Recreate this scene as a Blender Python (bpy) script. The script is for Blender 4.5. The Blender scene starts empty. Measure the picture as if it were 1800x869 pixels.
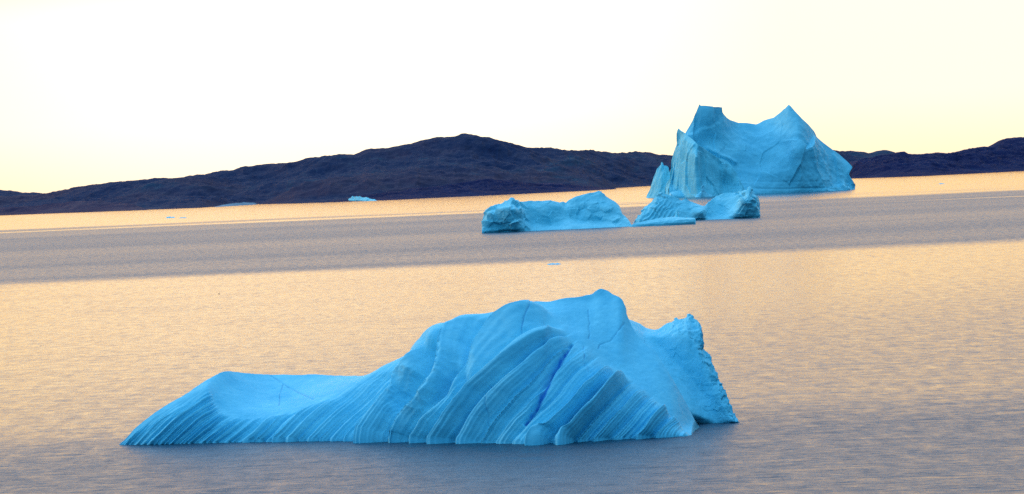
import bpy, math, random
import numpy as np

R = math.radians
# ------------------------------------------------------------------ camera model
W, HGT = 1800.0, 869.0
FPX = 5100.0                     # focal length in photo pixels (a long lens)
CAM_H = 25.0
HORIZON = 310.0                  # horizon height in the middle of the frame
ROLL = R(2.45)
PITCH = math.atan((HGT / 2 - HORIZON) / FPX)
fwd = np.array([0, math.cos(PITCH), -math.sin(PITCH)])
r0 = np.array([1.0, 0, 0])
u0 = np.array([0, math.sin(PITCH), math.cos(PITCH)])
right = math.cos(ROLL) * r0 - math.sin(ROLL) * u0
up = math.cos(ROLL) * u0 + math.sin(ROLL) * r0


def ray(px, py):
    """photo pixel -> (dX/dY, dZ/dY) of the sight line"""
    a = (np.asarray(px, float) - W / 2) / FPX
    b = (HGT / 2 - np.asarray(py, float)) / FPX
    d = fwd[:, None] + right[:, None] * a.ravel() + up[:, None] * b.ravel()
    return (d[0] / d[1]).reshape(a.shape), (d[2] / d[1]).reshape(a.shape)


def water_y(px, py):
    """distance of the point where a sight line meets the water"""
    _, dz = ray(px, py)
    return CAM_H / -dz


scene = bpy.context.scene
col = scene.collection
cam_d = bpy.data.cameras.new('camera')
cam_d.sensor_width = 36.0
cam_d.lens = 36.0 * FPX / W
cam_d.clip_start = 1.0
cam_d.clip_end = 200000.0
cam = bpy.data.objects.new('camera', cam_d)
col.objects.link(cam)
from mathutils import Matrix, Vector
m = Matrix.Identity(4)
for i in range(3):
    m[i][0], m[i][1], m[i][2] = right[i], up[i], -fwd[i]
m[2][3] = CAM_H
cam.matrix_world = m
scene.camera = cam

# ------------------------------------------------------------------ numpy noise
_rng = np.random.RandomState(11)
_perm = _rng.permutation(512)
_val = _rng.rand(512) * 2 - 1


def vnoise(x, y, z):
    x, y, z = np.broadcast_arrays(x, y, z)
    xi, yi, zi = np.floor(x), np.floor(y), np.floor(z)
    fx, fy, fz = x - xi, y - yi, z - zi
    xi, yi, zi = xi.astype(np.int64), yi.astype(np.int64), zi.astype(np.int64)
    s = lambda t: t * t * t * (t * (t * 6 - 15) + 10)
    ux, uy, uz = s(fx), s(fy), s(fz)

    def h(a, b, c):
        return _val[_perm[(_perm[(_perm[a & 511] + b) & 511] + c) & 511]]
    def lx(b, c):
        return h(xi, b, c) * (1 - ux) + h(xi + 1, b, c) * ux
    def ly(c):
        return lx(yi, c) * (1 - uy) + lx(yi + 1, c) * uy
    return ly(zi) * (1 - uz) + ly(zi + 1) * uz


def fbm(x, y, z, oct=4, gain=0.5, lac=2.03):
    t, a = 0.0, 1.0
    for i in range(oct):
        t = t + a * vnoise(x + 17.3 * i, y - 9.1 * i, z + 4.7 * i)
        x, y, z, a = x * lac, y * lac, z * lac, a * gain
    return t


def ridged(x, y, z, oct=4, gain=0.5):
    t, a = 0.0, 1.0
    for i in range(oct):
        t = t + a * (1 - np.abs(vnoise(x + 31.3 * i, y + 5.9 * i, z - 7.7 * i)) * 2)
        x, y, z, a = x * 2.07, y * 2.07, z * 2.07, a * gain
    return t


def facets(x, y, z, seed=0):
    """broken-ice planes: every cell of a jittered lattice is a tilted plane"""
    xi, yi, zi = (np.floor(v).astype(np.int64) for v in (x, y, z))
    best = np.full(x.shape, 1e9)
    out = np.zeros(x.shape)
    for a in (-1, 0, 1):
        for b in (-1, 0, 1):
            for c in (-1, 0, 1):
                i, j, k = xi + a, yi + b, zi + c
                h = _perm[(_perm[(_perm[(i + seed) & 511] + j) & 511] + k) & 511]
                r = [_val[(h * 7 + q * 53 + 11) & 511] for q in range(6)]
                dx, dy, dz = x - (i + 0.5 + 0.45 * r[0]), y - (j + 0.5 + 0.45 * r[1]), z - (k + 0.5 + 0.45 * r[2])
                d = dx * dx + dy * dy + dz * dz
                m = d < best
                best = np.where(m, d, best)
                out = np.where(m, dx * r[3] + dy * r[4] + dz * r[5] + 0.25 * r[1], out)
    return out


def sstep(a, b, x):
    t = np.clip((x - a) / (b - a), 0, 1)
    return t * t * (3 - 2 * t)


def curve(pts):
    p = np.array(pts, float)
    return lambda x: np.interp(x, p[:, 0], p[:, 1])


def scurve(pts):
    """smooth (monotone cubic) version of curve()"""
    p = np.array(pts, float)
    X, Y = p[:, 0], p[:, 1]
    d = np.diff(Y) / np.diff(X)
    mm = np.zeros_like(Y)
    mm[1:-1] = np.where(d[:-1] * d[1:] > 0, 2 * d[:-1] * d[1:] / (d[:-1] + d[1:] + 1e-12), 0)
    mm[0], mm[-1] = d[0], d[-1]

    def f(x):
        x = np.clip(np.asarray(x, float), X[0], X[-1])
        i = np.clip(np.searchsorted(X, x) - 1, 0, len(X) - 2)
        h = X[i + 1] - X[i]
        t = (x - X[i]) / h
        return ((2 * t**3 - 3 * t**2 + 1) * Y[i] + (t**3 - 2 * t**2 + t) * h * mm[i]
                + (-2 * t**3 + 3 * t**2) * Y[i + 1] + (t**3 - t**2) * h * mm[i + 1])
    return f


def blur(a, sig, axis):
    if sig <= 0:
        return a
    n = int(sig * 3) + 1
    k = np.exp(-0.5 * (np.arange(-n, n + 1) / sig) ** 2)
    k /= k.sum()
    pad = [(0, 0), (0, 0)]
    pad[axis] = (n, n)
    b = np.pad(a, pad, mode='edge')
    out = np.zeros_like(a)
    L = a.shape[axis]
    for i, w in enumerate(k):
        out += w * (b[i:i + L] if axis == 0 else b[:, i:i + L])
    return out


def seg_dist(px, py, pts):
    """distance in photo pixels to a polyline, and the signed side"""
    best = np.full(px.shape, 1e9)
    side = np.zeros(px.shape)
    along = np.zeros(px.shape)
    n = len(pts) - 1
    for i in range(n):
        (x0, y0), (x1, y1) = pts[i], pts[i + 1]
        dx, dy = x1 - x0, y1 - y0
        t = np.clip(((px - x0) * dx + (py - y0) * dy) / (dx * dx + dy * dy), 0, 1)
        ex, ey = px - x0 - t * dx, py - y0 - t * dy
        d = np.hypot(ex, ey)
        k = d < best
        best = np.where(k, d, best)
        side = np.where(k, np.sign(dx * ey - dy * ex), side)
        along = np.where(k, (i + t) / n, along)
    return best, side, along


# ------------------------------------------------------------------ mesh helpers
def tag(o, label=None, cat=None, group=None, kind=None):
    if label: o['label'] = label
    if cat: o['category'] = cat
    if group: o['group'] = group
    if kind: o['kind'] = kind
    return o


def grid_mesh(name, P, mat, parent=None, attrs=None, smooth=True):
    """P: rows x cols x 3 -> ONE mesh object"""
    nr, nc = P.shape[:2]
    idx = np.arange(nr * nc).reshape(nr, nc)
    q = np.stack([idx[:-1, :-1], idx[:-1, 1:], idx[1:, 1:], idx[1:, :-1]], -1).reshape(-1, 4)
    me = bpy.data.meshes.new(name)
    me.vertices.add(nr * nc)
    me.vertices.foreach_set('co', P.reshape(-1).astype(np.float32))
    me.loops.add(q.size)
    me.loops.foreach_set('vertex_index', q.reshape(-1).astype(np.int32))
    me.polygons.add(len(q))
    me.polygons.foreach_set('loop_start', np.arange(0, q.size, 4, dtype=np.int32))
    me.polygons.foreach_set('loop_total', np.full(len(q), 4, dtype=np.int32))
    me.polygons.foreach_set('use_smooth', np.full(len(q), smooth, dtype=bool))
    me.update(calc_edges=True)
    me.validate()
    if attrs:
        for k, v in attrs.items():
            a = me.attributes.new(k, 'FLOAT', 'POINT')
            a.data.foreach_set('value', v.reshape(-1).astype(np.float32))
    me.materials.append(mat)
    o = bpy.data.objects.new(name, me)
    col.objects.link(o)
    if parent:
        o.parent = parent
    return o


def grid_normals(P):
    du = np.gradient(P, axis=1)
    dv = np.gradient(P, axis=0)
    n = np.cross(du, dv)
    l = np.linalg.norm(n, axis=-1, keepdims=True)
    return n / np.maximum(l, 1e-9)


def relief(name, pxs, curves, rows, thick, mat, disp=None, bulge=None, blur_rc=(3, 3), back_rows=24,
           back_amp=0.0, back_scale=1.0, y_base=None, warp=None, parent=None, origin=True, ext=None, depth_fn=None,
           back_pow=1.6, iso=0.0, n_rows=0, ysm=0.0, fit=False, disp_blur=0.0, attr_fn=None, smooth=True, undercut=0.0, under_z=1.0):
    """A berg or hill as a closed body.  curves: from the front waterline up to the crest, each
    (py(px), depth behind the waterline(px)) ; then the back falls to the water `thick` metres behind the crest."""
    nc = len(pxs)
    PY = [c[0](pxs) for c in curves]
    if fit:                                          # straight waterline in plan
        by = np.polyval(np.polyfit(pxs, water_y(pxs, PY[0]), 1), pxs)
        for _ in range(12):
            PY[0] = PY[0] + (water_y(pxs, PY[0]) - by) / by * (PY[0] - (HORIZON - (pxs - W / 2) * math.tan(ROLL)))
    for k in range(1, len(PY)):
        PY[k] = np.minimum(PY[k], PY[k - 1] - 0.02)
    DD = [np.zeros(nc) if c[1] is None else c[1](pxs) for c in curves]
    pyg, dg, reg = [], [], []
    for k in range(len(curves) - 1):
        n = rows[k]
        t = (np.arange(n) / n)[:, None]
        pyg.append(PY[k] * (1 - t) + PY[k + 1] * t)
        b = 0 if not bulge else bulge[k]
        hm = (PY[k] - PY[k + 1])
        dg.append(DD[k] * (1 - t) + DD[k + 1] * t - b * hm * np.sin(np.pi * t))
        reg.append(np.full((n, nc), k) + t)
    pyg.append(PY[-1][None]); dg.append(DD[-1][None]); reg.append(np.full((1, nc), len(curves) - 1.0))
    pyg, dg, reg = np.vstack(pyg), np.vstack(dg), np.vstack(reg)
    pxg = np.broadcast_to(pxs, pyg.shape).copy()
    base_y = y_base(pxs) if y_base else water_y(pxs, PY[0])
    if ysm:                                          # the body follows a smooth line in plan, only its foot follows the shore
        step = (pxs[-1] - pxs[0]) / (nc - 1)
        ypl = np.polyval(np.polyfit(pxs - pxs.mean(), base_y, 1), pxs - pxs.mean())
        body_y = ypl + blur((base_y - ypl)[None], ysm / step, 1)[0]
    else:
        body_y = base_y
    if depth_fn is not None:
        dg = dg + depth_fn(pxg, pyg, reg)
    first = dg[0].copy()
    if iso:
        qx = np.arange(math.floor(pxs[0]) - 1, math.ceil(pxs[-1]) + 2, 1.0)
        qy = np.arange(math.floor(pyg.min()) - 1 - int(3 * iso), math.ceil(pyg.max()) + 2 + int(3 * iso), 1.0)
        F = np.zeros((len(qy), len(qx))); Mk = np.zeros_like(F)
        ci = np.interp(qx, pxs, np.arange(nc))
        for j, cf in enumerate(ci):
            k = int(round(cf))
            b_, t_ = pyg[0, k], pyg[-1, k]
            f_ = lambda y: np.interp(-y, -pyg[:, k], dg[:, k])
            F[:, j] = np.where(qy > b_, 2 * dg[0, k] - f_(2 * b_ - qy), np.where(qy < t_, 2 * dg[-1, k] - f_(2 * t_ - qy), f_(qy)))
            rch = min(3 * iso, b_ - t_) + 0.6
            Mk[:, j] = 1e-4 + ((qy <= b_ + rch) & (qy >= t_ - rch))
        g = lambda a: blur(blur(a, iso, 0), iso, 1)
        F = g(F * Mk) / g(Mk)
        t = np.linspace(0, 1, n_rows)[:, None]
        npy = PY[0] * (1 - t) + PY[-1] * t
        nreg = np.stack([np.interp(-npy[:, k], -pyg[:, k], reg[:, k]) for k in range(nc)], 1)
        pyg, reg = npy, nreg
        pxg = np.broadcast_to(pxs, pyg.shape).copy()
        fx = np.clip(pxg - qx[0], 0, len(qx) - 1.001); fy = np.clip(pyg - qy[0], 0, len(qy) - 1.001)
        ix, iy = fx.astype(int), fy.astype(int)
        fx, fy = fx - ix, fy - iy
        dg = (F[iy, ix] * (1 - fx) + F[iy, ix + 1] * fx) * (1 - fy) + (F[iy + 1, ix] * (1 - fx) + F[iy + 1, ix + 1] * fx) * fy
        hgt = pyg[0] - pyg
        dg = first + (dg - first) * sstep(-0.5, 0.5, hgt)
    dg = blur(blur(dg, blur_rc[0], 0), blur_rc[1], 1)
    if blur_rc[0] and not iso:                                   # keep the waterline where the photo has it
        f = np.exp(-np.arange(dg.shape[0]) / (blur_rc[0] * 2.0))[:, None]
        dg = dg + (first - dg[0]) * f
    if warp is not None:
        pxg = warp(pxg, pyg)
    fade = np.exp(-((pyg[0] - pyg) / max(3.0, 0.35 * ysm)) ** 2) if ysm else 1.0
    Y = body_y + (base_y - body_y) * fade + dg
    dx, dz = ray(pxg, pyg)
    P = np.stack([dx * Y, Y, CAM_H + dz * Y], -1)
    # foot below the water
    foot = []
    for zz in (-2.5, -1.0):
        f = P[0].copy(); f[:, 2] = np.minimum(f[:, 2], 0) + zz * (1 if not ext else ext); f[:, 1] -= 0.2
        foot.append(f[None])
    # the back
    u = np.linspace(0, 1, back_rows + 1)[1:, None] ** 1.6
    c = P[-1]
    th = thick(pxs) if callable(thick) else np.full(nc, thick)
    zc = c[:, 2]
    Bz = zc * (1 - u ** back_pow) - 2.0 * u ** 3
    By = c[:, 1] + th * u
    Bx = c[:, 0] + 0 * u
    B = np.stack([Bx, By, Bz], -1)
    n_f = P.shape[0]
    P = np.concatenate(foot + [P, B], 0)
    pad = lambda a, v: np.concatenate([np.repeat(a[:1], 2, 0), a, np.repeat(a[-1:], back_rows, 0)], 0)
    pxA, pyA, rgA = pad(pxg, 0), pad(pyg, 0), pad(reg, 0)
    N = grid_normals(P)
    toward = np.where(N[2:n_f, :, 1].mean() > 0, -1.0, 1.0)
    N = N * toward
    backw = np.zeros(P.shape[:2]); backw[2 + n_f:] = np.minimum(1, np.arange(1, back_rows + 1) / 5.0)[:, None]
    D = np.zeros(P.shape[:2])
    if disp is not None:
        D = D + blur(blur(disp(pxA, pyA, rgA, P), disp_blur, 0), disp_blur, 1) * (1 - backw)
    if back_amp:
        D = D + backw * back_amp * np.minimum(1, np.maximum(zc, 0.0) / (8.0 * back_amp)) * (-0.8 + fbm(P[..., 0] / back_scale, P[..., 1] / back_scale, P[..., 2] / back_scale, 4))
    if undercut:
        D = D - undercut * (1 - sstep(0, under_z, P[..., 2])) * (1 - backw)
    # displacement fades at both ends so the tips stay closed
    endf = np.clip(np.minimum(np.arange(nc), np.arange(nc)[::-1]) / 6.0, 0, 1)
    P = P + N * (D * endf)[..., None]
    attrs = attr_fn(pxA, pyA, rgA, P) if attr_fn else None
    org = None
    if origin:
        org = np.array([P[..., 0].mean(), P[..., 1].mean(), 0.0])
        if parent is not None:
            org = np.array(parent.location)
        P = P - org
    o = grid_mesh(name, P, mat, None, attrs, smooth)
    if parent is not None:
        o.parent = parent
    elif org is not None:
        o.location = org
    return o


# ------------------------------------------------------------------ materials
def new_mat(name):
    mt = bpy.data.materials.new(name)
    mt.use_nodes = True
    nt = mt.node_tree
    nt.nodes.clear()
    out = nt.nodes.new('ShaderNodeOutputMaterial')
    b = nt.nodes.new('ShaderNodeBsdfPrincipled')
    nt.links.new(b.outputs[0], out.inputs[0])
    return mt, nt, b


def nd(nt, kind, **kw):
    n = nt.nodes.new(kind)
    for k, v in kw.items():
        if k.startswith('i_'):
            n.inputs[k[2:].replace('_', ' ')].default_value = v
        else:
            setattr(n, k, v)
    return n


def noise(nt, vec, scale, detail=4, rough=0.55, dist=0.0):
    n = nd(nt, 'ShaderNodeTexNoise')
    n.inputs['Scale'].default_value = scale
    n.inputs['Detail'].default_value = detail
    n.inputs['Roughness'].default_value = rough
    n.inputs['Distortion'].default_value = dist
    nt.links.new(vec, n.inputs['Vector'])
    return n.outputs[0]


def mapping(nt, vec, scale=(1, 1, 1), rot=(0, 0, 0), loc=(0, 0, 0)):
    n = nd(nt, 'ShaderNodeMapping')
    n.inputs['Scale'].default_value = scale
    n.inputs['Rotation'].default_value = rot
    n.inputs['Location'].default_value = loc
    nt.links.new(vec, n.inputs['Vector'])
    return n.outputs[0]


def ramp(nt, fac, stops, interp='LINEAR'):
    n = nd(nt, 'ShaderNodeValToRGB')
    n.color_ramp.interpolation = interp
    e = n.color_ramp.elements
    while len(e) < len(stops):
        e.new(0.5)
    for i, (p, c) in enumerate(stops):
        e[i].position = p
        e[i].color = (c[0], c[1], c[2], 1) if hasattr(c, '__len__') else (c, c, c, 1)
    nt.links.new(fac, n.inputs[0])
    return n.outputs[0]


def math_n(nt, op, a, b=None, c=None, clamp=False):
    n = nd(nt, 'ShaderNodeMath', operation=op, use_clamp=clamp)
    for i, v in enumerate((a, b, c)):
        if v is None:
            continue
        if isinstance(v, (int, float)):
            n.inputs[i].default_value = v
        else:
            nt.links.new(v, n.inputs[i])
    return n.outputs[0]


def mixc(nt, fac, a, b, mode='MIX'):
    n = nd(nt, 'ShaderNodeMix', data_type='RGBA', blend_type=mode)
    n.clamp_result = False
    for s, v in ((n.inputs[0], fac), (n.inputs[6], a), (n.inputs[7], b)):
        if isinstance(v, (int, float)):
            s.default_value = v
        elif isinstance(v, tuple):
            s.default_value = (v[0], v[1], v[2], 1)
        else:
            nt.links.new(v, s)
    return n.outputs[2]


def mapr(nt, v, a, b, c=0.0, d=1.0, smooth=True):
    n = nd(nt, 'ShaderNodeMapRange')
    n.interpolation_type = 'SMOOTHSTEP' if smooth else 'LINEAR'
    for i, q in enumerate((a, b, c, d)):
        n.inputs[1 + i].default_value = q
    nt.links.new(v, n.inputs[0])
    return n.outputs[0]


def ice_material(name, unit, c_lo, c_hi, vein=False, bump=0.25, rough=0.55):
    """blue glacier ice; unit = metres of its larger mottling"""
    mt, nt, b = new_mat(name)
    tc = nd(nt, 'ShaderNodeTexCoord').outputs['Object']
    n1 = noise(nt, mapping(nt, tc, (1, 1, 1.6)), 1.0 / unit, 5, 0.6, 0.4)
    n2 = noise(nt, tc, 9.0 / unit, 4, 0.6)
    f = math_n(nt, 'ADD', math_n(nt, 'MULTIPLY', n1, 0.7), math_n(nt, 'MULTIPLY', n2, 0.3))
    c = ramp(nt, f, [(0.33, c_lo), (0.66, c_hi)])
    if vein:
        a = nd(nt, 'ShaderNodeAttribute', attribute_name='vein')
        c = mixc(nt, a.outputs['Fac'], c, (0.02, 0.18, 0.58))
        a2 = nd(nt, 'ShaderNodeAttribute', attribute_name='crack')
        c = mixc(nt, a2.outputs['Fac'], c, (0.02, 0.16, 0.42))
    nt.links.new(c, b.inputs['Base Color'])
    b.inputs['Roughness'].default_value = rough
    b.inputs['IOR'].default_value = 1.31
    b.inputs['Specular IOR Level'].default_value = 0.08
    h = math_n(nt, 'ADD', noise(nt, tc, 6.0 / unit, 6, 0.65), math_n(nt, 'MULTIPLY', noise(nt, tc, 30.0 / unit, 3, 0.6), 0.3))
    bp = nd(nt, 'ShaderNodeBump')
    bp.inputs['Strength'].default_value = bump
    bp.inputs['Distance'].default_value = unit * 0.05
    nt.links.new(h, bp.inputs['Height'])
    nt.links.new(bp.outputs[0], b.inputs['Normal'])
    return mt


ICE_LO, ICE_HI = (0.15, 0.59, 0.79), (0.28, 0.75, 0.90)
m_ice = ice_material('blue_ice', 5.0, ICE_LO, ICE_HI, vein=True, bump=0.2)
m_ice_rough = ice_material('crumbled_ice', 2.0, (0.17, 0.62, 0.78), (0.27, 0.73, 0.88), bump=0.3)
m_ice_mid = ice_material('distant_ice', 18.0, (0.18, 0.62, 0.76), (0.36, 0.80, 0.90), bump=0.35)
m_ice_far = ice_material('tall_ice', 45.0, (0.19, 0.62, 0.78), (0.32, 0.77, 0.89), bump=0.3)
m_ice_pale = ice_material('pale_ice', 30.0, (0.20, 0.66, 0.79), (0.31, 0.79, 0.89), bump=0.3)


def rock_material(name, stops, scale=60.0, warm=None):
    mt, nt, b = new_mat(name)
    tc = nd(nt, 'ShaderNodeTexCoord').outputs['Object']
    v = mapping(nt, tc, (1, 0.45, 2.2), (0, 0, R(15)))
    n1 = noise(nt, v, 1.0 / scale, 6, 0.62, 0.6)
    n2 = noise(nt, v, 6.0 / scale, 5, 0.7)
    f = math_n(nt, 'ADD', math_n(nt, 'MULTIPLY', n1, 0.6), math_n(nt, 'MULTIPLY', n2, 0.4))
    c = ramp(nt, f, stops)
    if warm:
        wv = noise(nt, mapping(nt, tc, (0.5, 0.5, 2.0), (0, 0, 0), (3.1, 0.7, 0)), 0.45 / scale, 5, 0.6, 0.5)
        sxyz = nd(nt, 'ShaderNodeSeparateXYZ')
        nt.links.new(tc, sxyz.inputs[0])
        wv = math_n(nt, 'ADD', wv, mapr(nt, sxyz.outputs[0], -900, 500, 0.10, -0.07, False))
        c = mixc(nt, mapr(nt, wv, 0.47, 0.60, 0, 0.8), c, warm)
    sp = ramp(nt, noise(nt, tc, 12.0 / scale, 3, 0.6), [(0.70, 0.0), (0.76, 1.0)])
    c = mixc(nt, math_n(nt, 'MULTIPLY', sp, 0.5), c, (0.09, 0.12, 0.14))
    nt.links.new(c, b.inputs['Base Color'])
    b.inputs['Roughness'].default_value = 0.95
    b.inputs['Specular IOR Level'].default_value = 0.1
    bp = nd(nt, 'ShaderNodeBump')
    bp.inputs['Strength'].default_value = 0.6
    bp.inputs['Distance'].default_value = 5.0
    nt.links.new(n2, bp.inputs['Height'])
    nt.links.new(bp.outputs[0], b.inputs['Normal'])
    return mt


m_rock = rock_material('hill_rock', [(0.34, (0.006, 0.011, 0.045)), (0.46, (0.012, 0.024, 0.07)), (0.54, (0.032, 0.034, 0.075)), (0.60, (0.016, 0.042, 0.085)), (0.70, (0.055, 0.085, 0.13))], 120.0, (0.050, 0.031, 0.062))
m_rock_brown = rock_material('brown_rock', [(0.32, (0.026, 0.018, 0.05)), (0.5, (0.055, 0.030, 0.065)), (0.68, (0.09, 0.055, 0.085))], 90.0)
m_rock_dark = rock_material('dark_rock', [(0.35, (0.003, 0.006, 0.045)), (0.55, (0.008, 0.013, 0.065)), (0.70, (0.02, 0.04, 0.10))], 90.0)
m_beach = rock_material('pale_shingle', [(0.3, (0.18, 0.22, 0.28)), (0.7, (0.4, 0.45, 0.5))], 30.0)

# ------------------------------------------------------------------ water
def water_material():
    mt, nt, b = new_mat('sea_water')
    tc = nd(nt, 'ShaderNodeTexCoord').outputs['Object']
    sx = nd(nt, 'ShaderNodeSeparateXYZ')
    nt.links.new(tc, sx.inputs[0])
    X, Yc = sx.outputs[0], sx.outputs[1]
    # wind-ruffled bands lie across the fjord; each edge wanders
    wob = noise(nt, mapping(nt, tc, (0.004, 0.012, 1)), 1.0, 5, 0.6)
    wobc = math_n(nt, 'SUBTRACT', wob, 0.5)
    dist = math_n(nt, 'ADD', Yc, math_n(nt, 'MULTIPLY', Yc, math_n(nt, 'MULTIPLY', wobc, 0.10)))
    dn = math_n(nt, 'SUBTRACT', dist, math_n(nt, 'MULTIPLY', X, 1.3))
    near = math_n(nt, 'ADD', mapr(nt, dist, 272, 318, 0.50, 0), mapr(nt, dn, 255, 560, 0.42, 0))
    mid_in = mapr(nt, dist, 800, 880, 0, 1)
    streak = noise(nt, mapping(nt, tc, (0.0006, 0.0045, 1)), 1.0, 5, 0.65)
    far_d = math_n(nt, 'ADD', dist, math_n(nt, 'MULTIPLY', math_n(nt, 'SUBTRACT', streak, 0.5), 2600.0))
    mid_out = mapr(nt, far_d, 1950, 2350, 1, 0)
    mid = math_n(nt, 'MULTIPLY', math_n(nt, 'MULTIPLY', mid_in, mid_out), mapr(nt, streak, 0.35, 0.65, 0.72, 1.0))
    patch = noise(nt, mapping(nt, tc, (0.016, 0.03, 1)), 1.0, 5, 0.65)
    patchm = mapr(nt, patch, 0.42, 0.75, 0, 0.14)
    ruf = math_n(nt, 'MAXIMUM', math_n(nt, 'MAXIMUM', near, mid), patchm)
    # cat's-paws and wavelets too small to model: they roughen or smooth the surface
    sp1 = noise(nt, mapping(nt, tc, (0.42, 0.30, 1), (0, 0, R(4))), 1.0, 6, 0.75, 0.2)
    sp2 = noise(nt, mapping(nt, tc, (0.5, 0.12, 1), (0, 0, R(-5)), (9, 2, 0)), 1.0, 5, 0.75, 0.2)
    spk = math_n(nt, 'ADD', math_n(nt, 'MULTIPLY', math_n(nt, 'SUBTRACT', sp1, 0.5), 1.9), math_n(nt, 'MULTIPLY', math_n(nt, 'SUBTRACT', sp2, 0.5), 1.1))
    ruf = math_n(nt, 'ADD', math_n(nt, 'SUBTRACT', ruf, 0.09), spk)
    ruf = math_n(nt, 'MINIMUM', math_n(nt, 'MAXIMUM', ruf, -0.25), 1.25)
    b.inputs['Base Color'].default_value = (0.016, 0.055, 0.09, 1)
    b.inputs['IOR'].default_value = 1.45
    nt.links.new(mapr(nt, ruf, -0.25, 1.25, 0.13, 0.52, False), b.inputs['Roughness'])
    # waves
    v = mapping(nt, tc, (0.36, 1.0, 1), (0, 0, R(5)))
    w1 = noise(nt, v, 0.22, 3, 0.5, 0.3)
    w2 = noise(nt, mapping(nt, tc, (0.45, 1.0, 1), (0, 0, R(-8)), (31, 7, 0)), 0.9, 4, 0.6, 0.2)
    w3 = noise(nt, mapping(nt, tc, (0.6, 1.0, 1), (0, 0, R(12)), (3, 17, 0)), 2.3, 3, 0.6)
    h = math_n(nt, 'ADD', math_n(nt, 'ADD', math_n(nt, 'MULTIPLY', w1, 0.5), math_n(nt, 'MULTIPLY', w2, 0.26)), math_n(nt, 'MULTIPLY', w3, 0.10))
    bp = nd(nt, 'ShaderNodeBump')
    bp.inputs['Distance'].default_value = 1.0
    nt.links.new(mapr(nt, ruf, -0.25, 1.25, 0.5, 2.0, False), bp.inputs['Strength'])
    nt.links.new(h, bp.inputs['Height'])
    nt.links.new(bp.outputs[0], b.inputs['Normal'])
    return mt


m_water = water_material()
xs = np.array([-60000, -6000, -1500, -400, 0, 400, 1500, 6000, 60000.0])
ys = np.array([-3000, 0, 150, 400, 900, 2000, 5000, 12000, 90000.0])
gx, gy = np.meshgrid(xs, ys)
water = grid_mesh('water', np.stack([gx, gy, np.zeros_like(gx)], -1), m_water)
tag(water, 'calm sea with golden reflections and grey wind ruffled bands', 'water', kind='structure')

# ------------------------------------------------------------------ the near iceberg
crest_pts = [(209, 782), (243, 747), (289, 713), (335, 686), (371, 665), (393, 655), (414, 653), (442, 656), (485, 659.5),
             (557, 659.5), (637, 659), (674, 643), (717, 622), (729, 604), (743, 584), (761, 573), (779, 569), (790, 570.5),
             (818, 561), (854, 554), (883, 546), (911, 536), (947, 529), (961, 530), (997, 523), (1018, 521), (1039, 518.5),
             (1048, 511.5), (1057, 508), (1068, 511), (1075, 516), (1089, 524), (1096, 536), (1102, 554), (1121, 591.5), (1150, 620.5),
             (1178, 660), (1203, 703), (1221, 735.5), (1229.5, 750.8)]
base_pts = [(209, 782.3), (271, 782), (343, 779.5), (450, 777), (557, 775.5), (639, 775), (705, 775), (774, 776.5), (861, 778.5),
            (915, 780), (945, 780), (975, 778.5), (1078, 772.5), (1150, 769), (1208, 767), (1216, 765), (1222, 758), (1229.5, 752)]
C0 = (curve(base_pts), None)
# edge of the fluted face
C1 = (curve([(209, 782), (243, 748), (289, 714), (335, 688), (365, 673), (376, 700), (389, 718), (407, 728), (450, 730), (485, 727), (521, 718),
              (550, 704), (592, 686), (637, 662), (674, 646), (717, 625), (743, 588), (761, 577), (790, 575), (854, 560), (911, 545), (950, 548), (980, 565),
              (1000, 582), (1028, 597), (1053, 621), (1071, 636), (1100, 657), (1128, 677), (1157, 704), (1185, 736), (1213, 766), (1216, 764.5), (1222, 757.5), (1229.5, 751.6)]),
      scurve([(209, 0), (300, 2.5), (365, 5), (376, 4.2), (389, 3.5), (407, 3.0), (450, 3.2), (521, 4.5), (592, 7), (637, 9), (717, 10), (761, 10), (854, 12),
              (950, 12), (1000, 9.5), (1053, 7.5), (1100, 5.8), (1157, 3.2), (1213, 0.3), (1272, 0)]))
# right hand edge of the smooth facet
C2 = (lambda x: C3[0](x) * 0.93 + C1[0](x) * 0.07 + 4.0 * sstep(640, 700, x) * (1 - sstep(1040, 1085, x)), None)
C3 = (scurve(crest_pts),
      scurve([(209, 0), (300, 3), (365, 7), (430, 13.5), (500, 16.5), (557, 16), (637, 12), (717, 11.5), (790, 12.5), (961, 15), (1057, 15.5), (1093, 13.5), (1121, 11),
              (1150, 8.8), (1178, 6.4), (1203, 4.0), (1229.5, 0.3)]))
C2 = (C2[0], lambda x: C3[1](x) - 0.5 * np.minimum(1, (C1[0](x) - C3[0](x)) / 20.0))

# lines of flow of the flutes: foot -> position at rising rows
guide_rows = [785, 740, 700, 660, 620, 580, 540, 500]
guides = [
    (150, [150, 195, 247, 318, 395, 480, 560, 640]),
    (209, [206, 252, 307, 380, 460, 545, 620, 690]),
    (343, [339, 393, 450, 510, 575, 640, 700, 760]),
    (450, [446, 497, 552, 625, 690, 735, 775, 830]),
    (557, [553, 605, 650, 690, 722, 752, 800, 860]),
    (640, [634, 670, 703, 731, 750, 768, 830, 890]),
    (704, [700, 724, 757, 778, 778, 797, 875, 930]),
    (740, [736, 764, 800, 829, 850, 892, 940, 990]),
    (774, [770, 800, 837, 885, 938, 994, 1030, 1060]),
    (861, [855, 884, 918, 956, 995, 1036, 1075, 1110]),
    (971, [964, 1006, 1048, 1094, 1140, 1186, 1230, 1270]),
    (1078, [1068, 1108, 1148, 1190, 1235, 1280, 1320, 1360]),
    (1214, [1200, 1240, 1280, 1320, 1360, 1400, 1440, 1480]),
    (1400, [1390, 1430, 1470, 1510, 1550, 1590, 1630, 1670]),
]
g_c = np.array([g[0] for g in guides], float)
g_x = np.array([g[1] for g in guides], float)          # guide x row
g_r = np.array(guide_rows, float)


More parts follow.
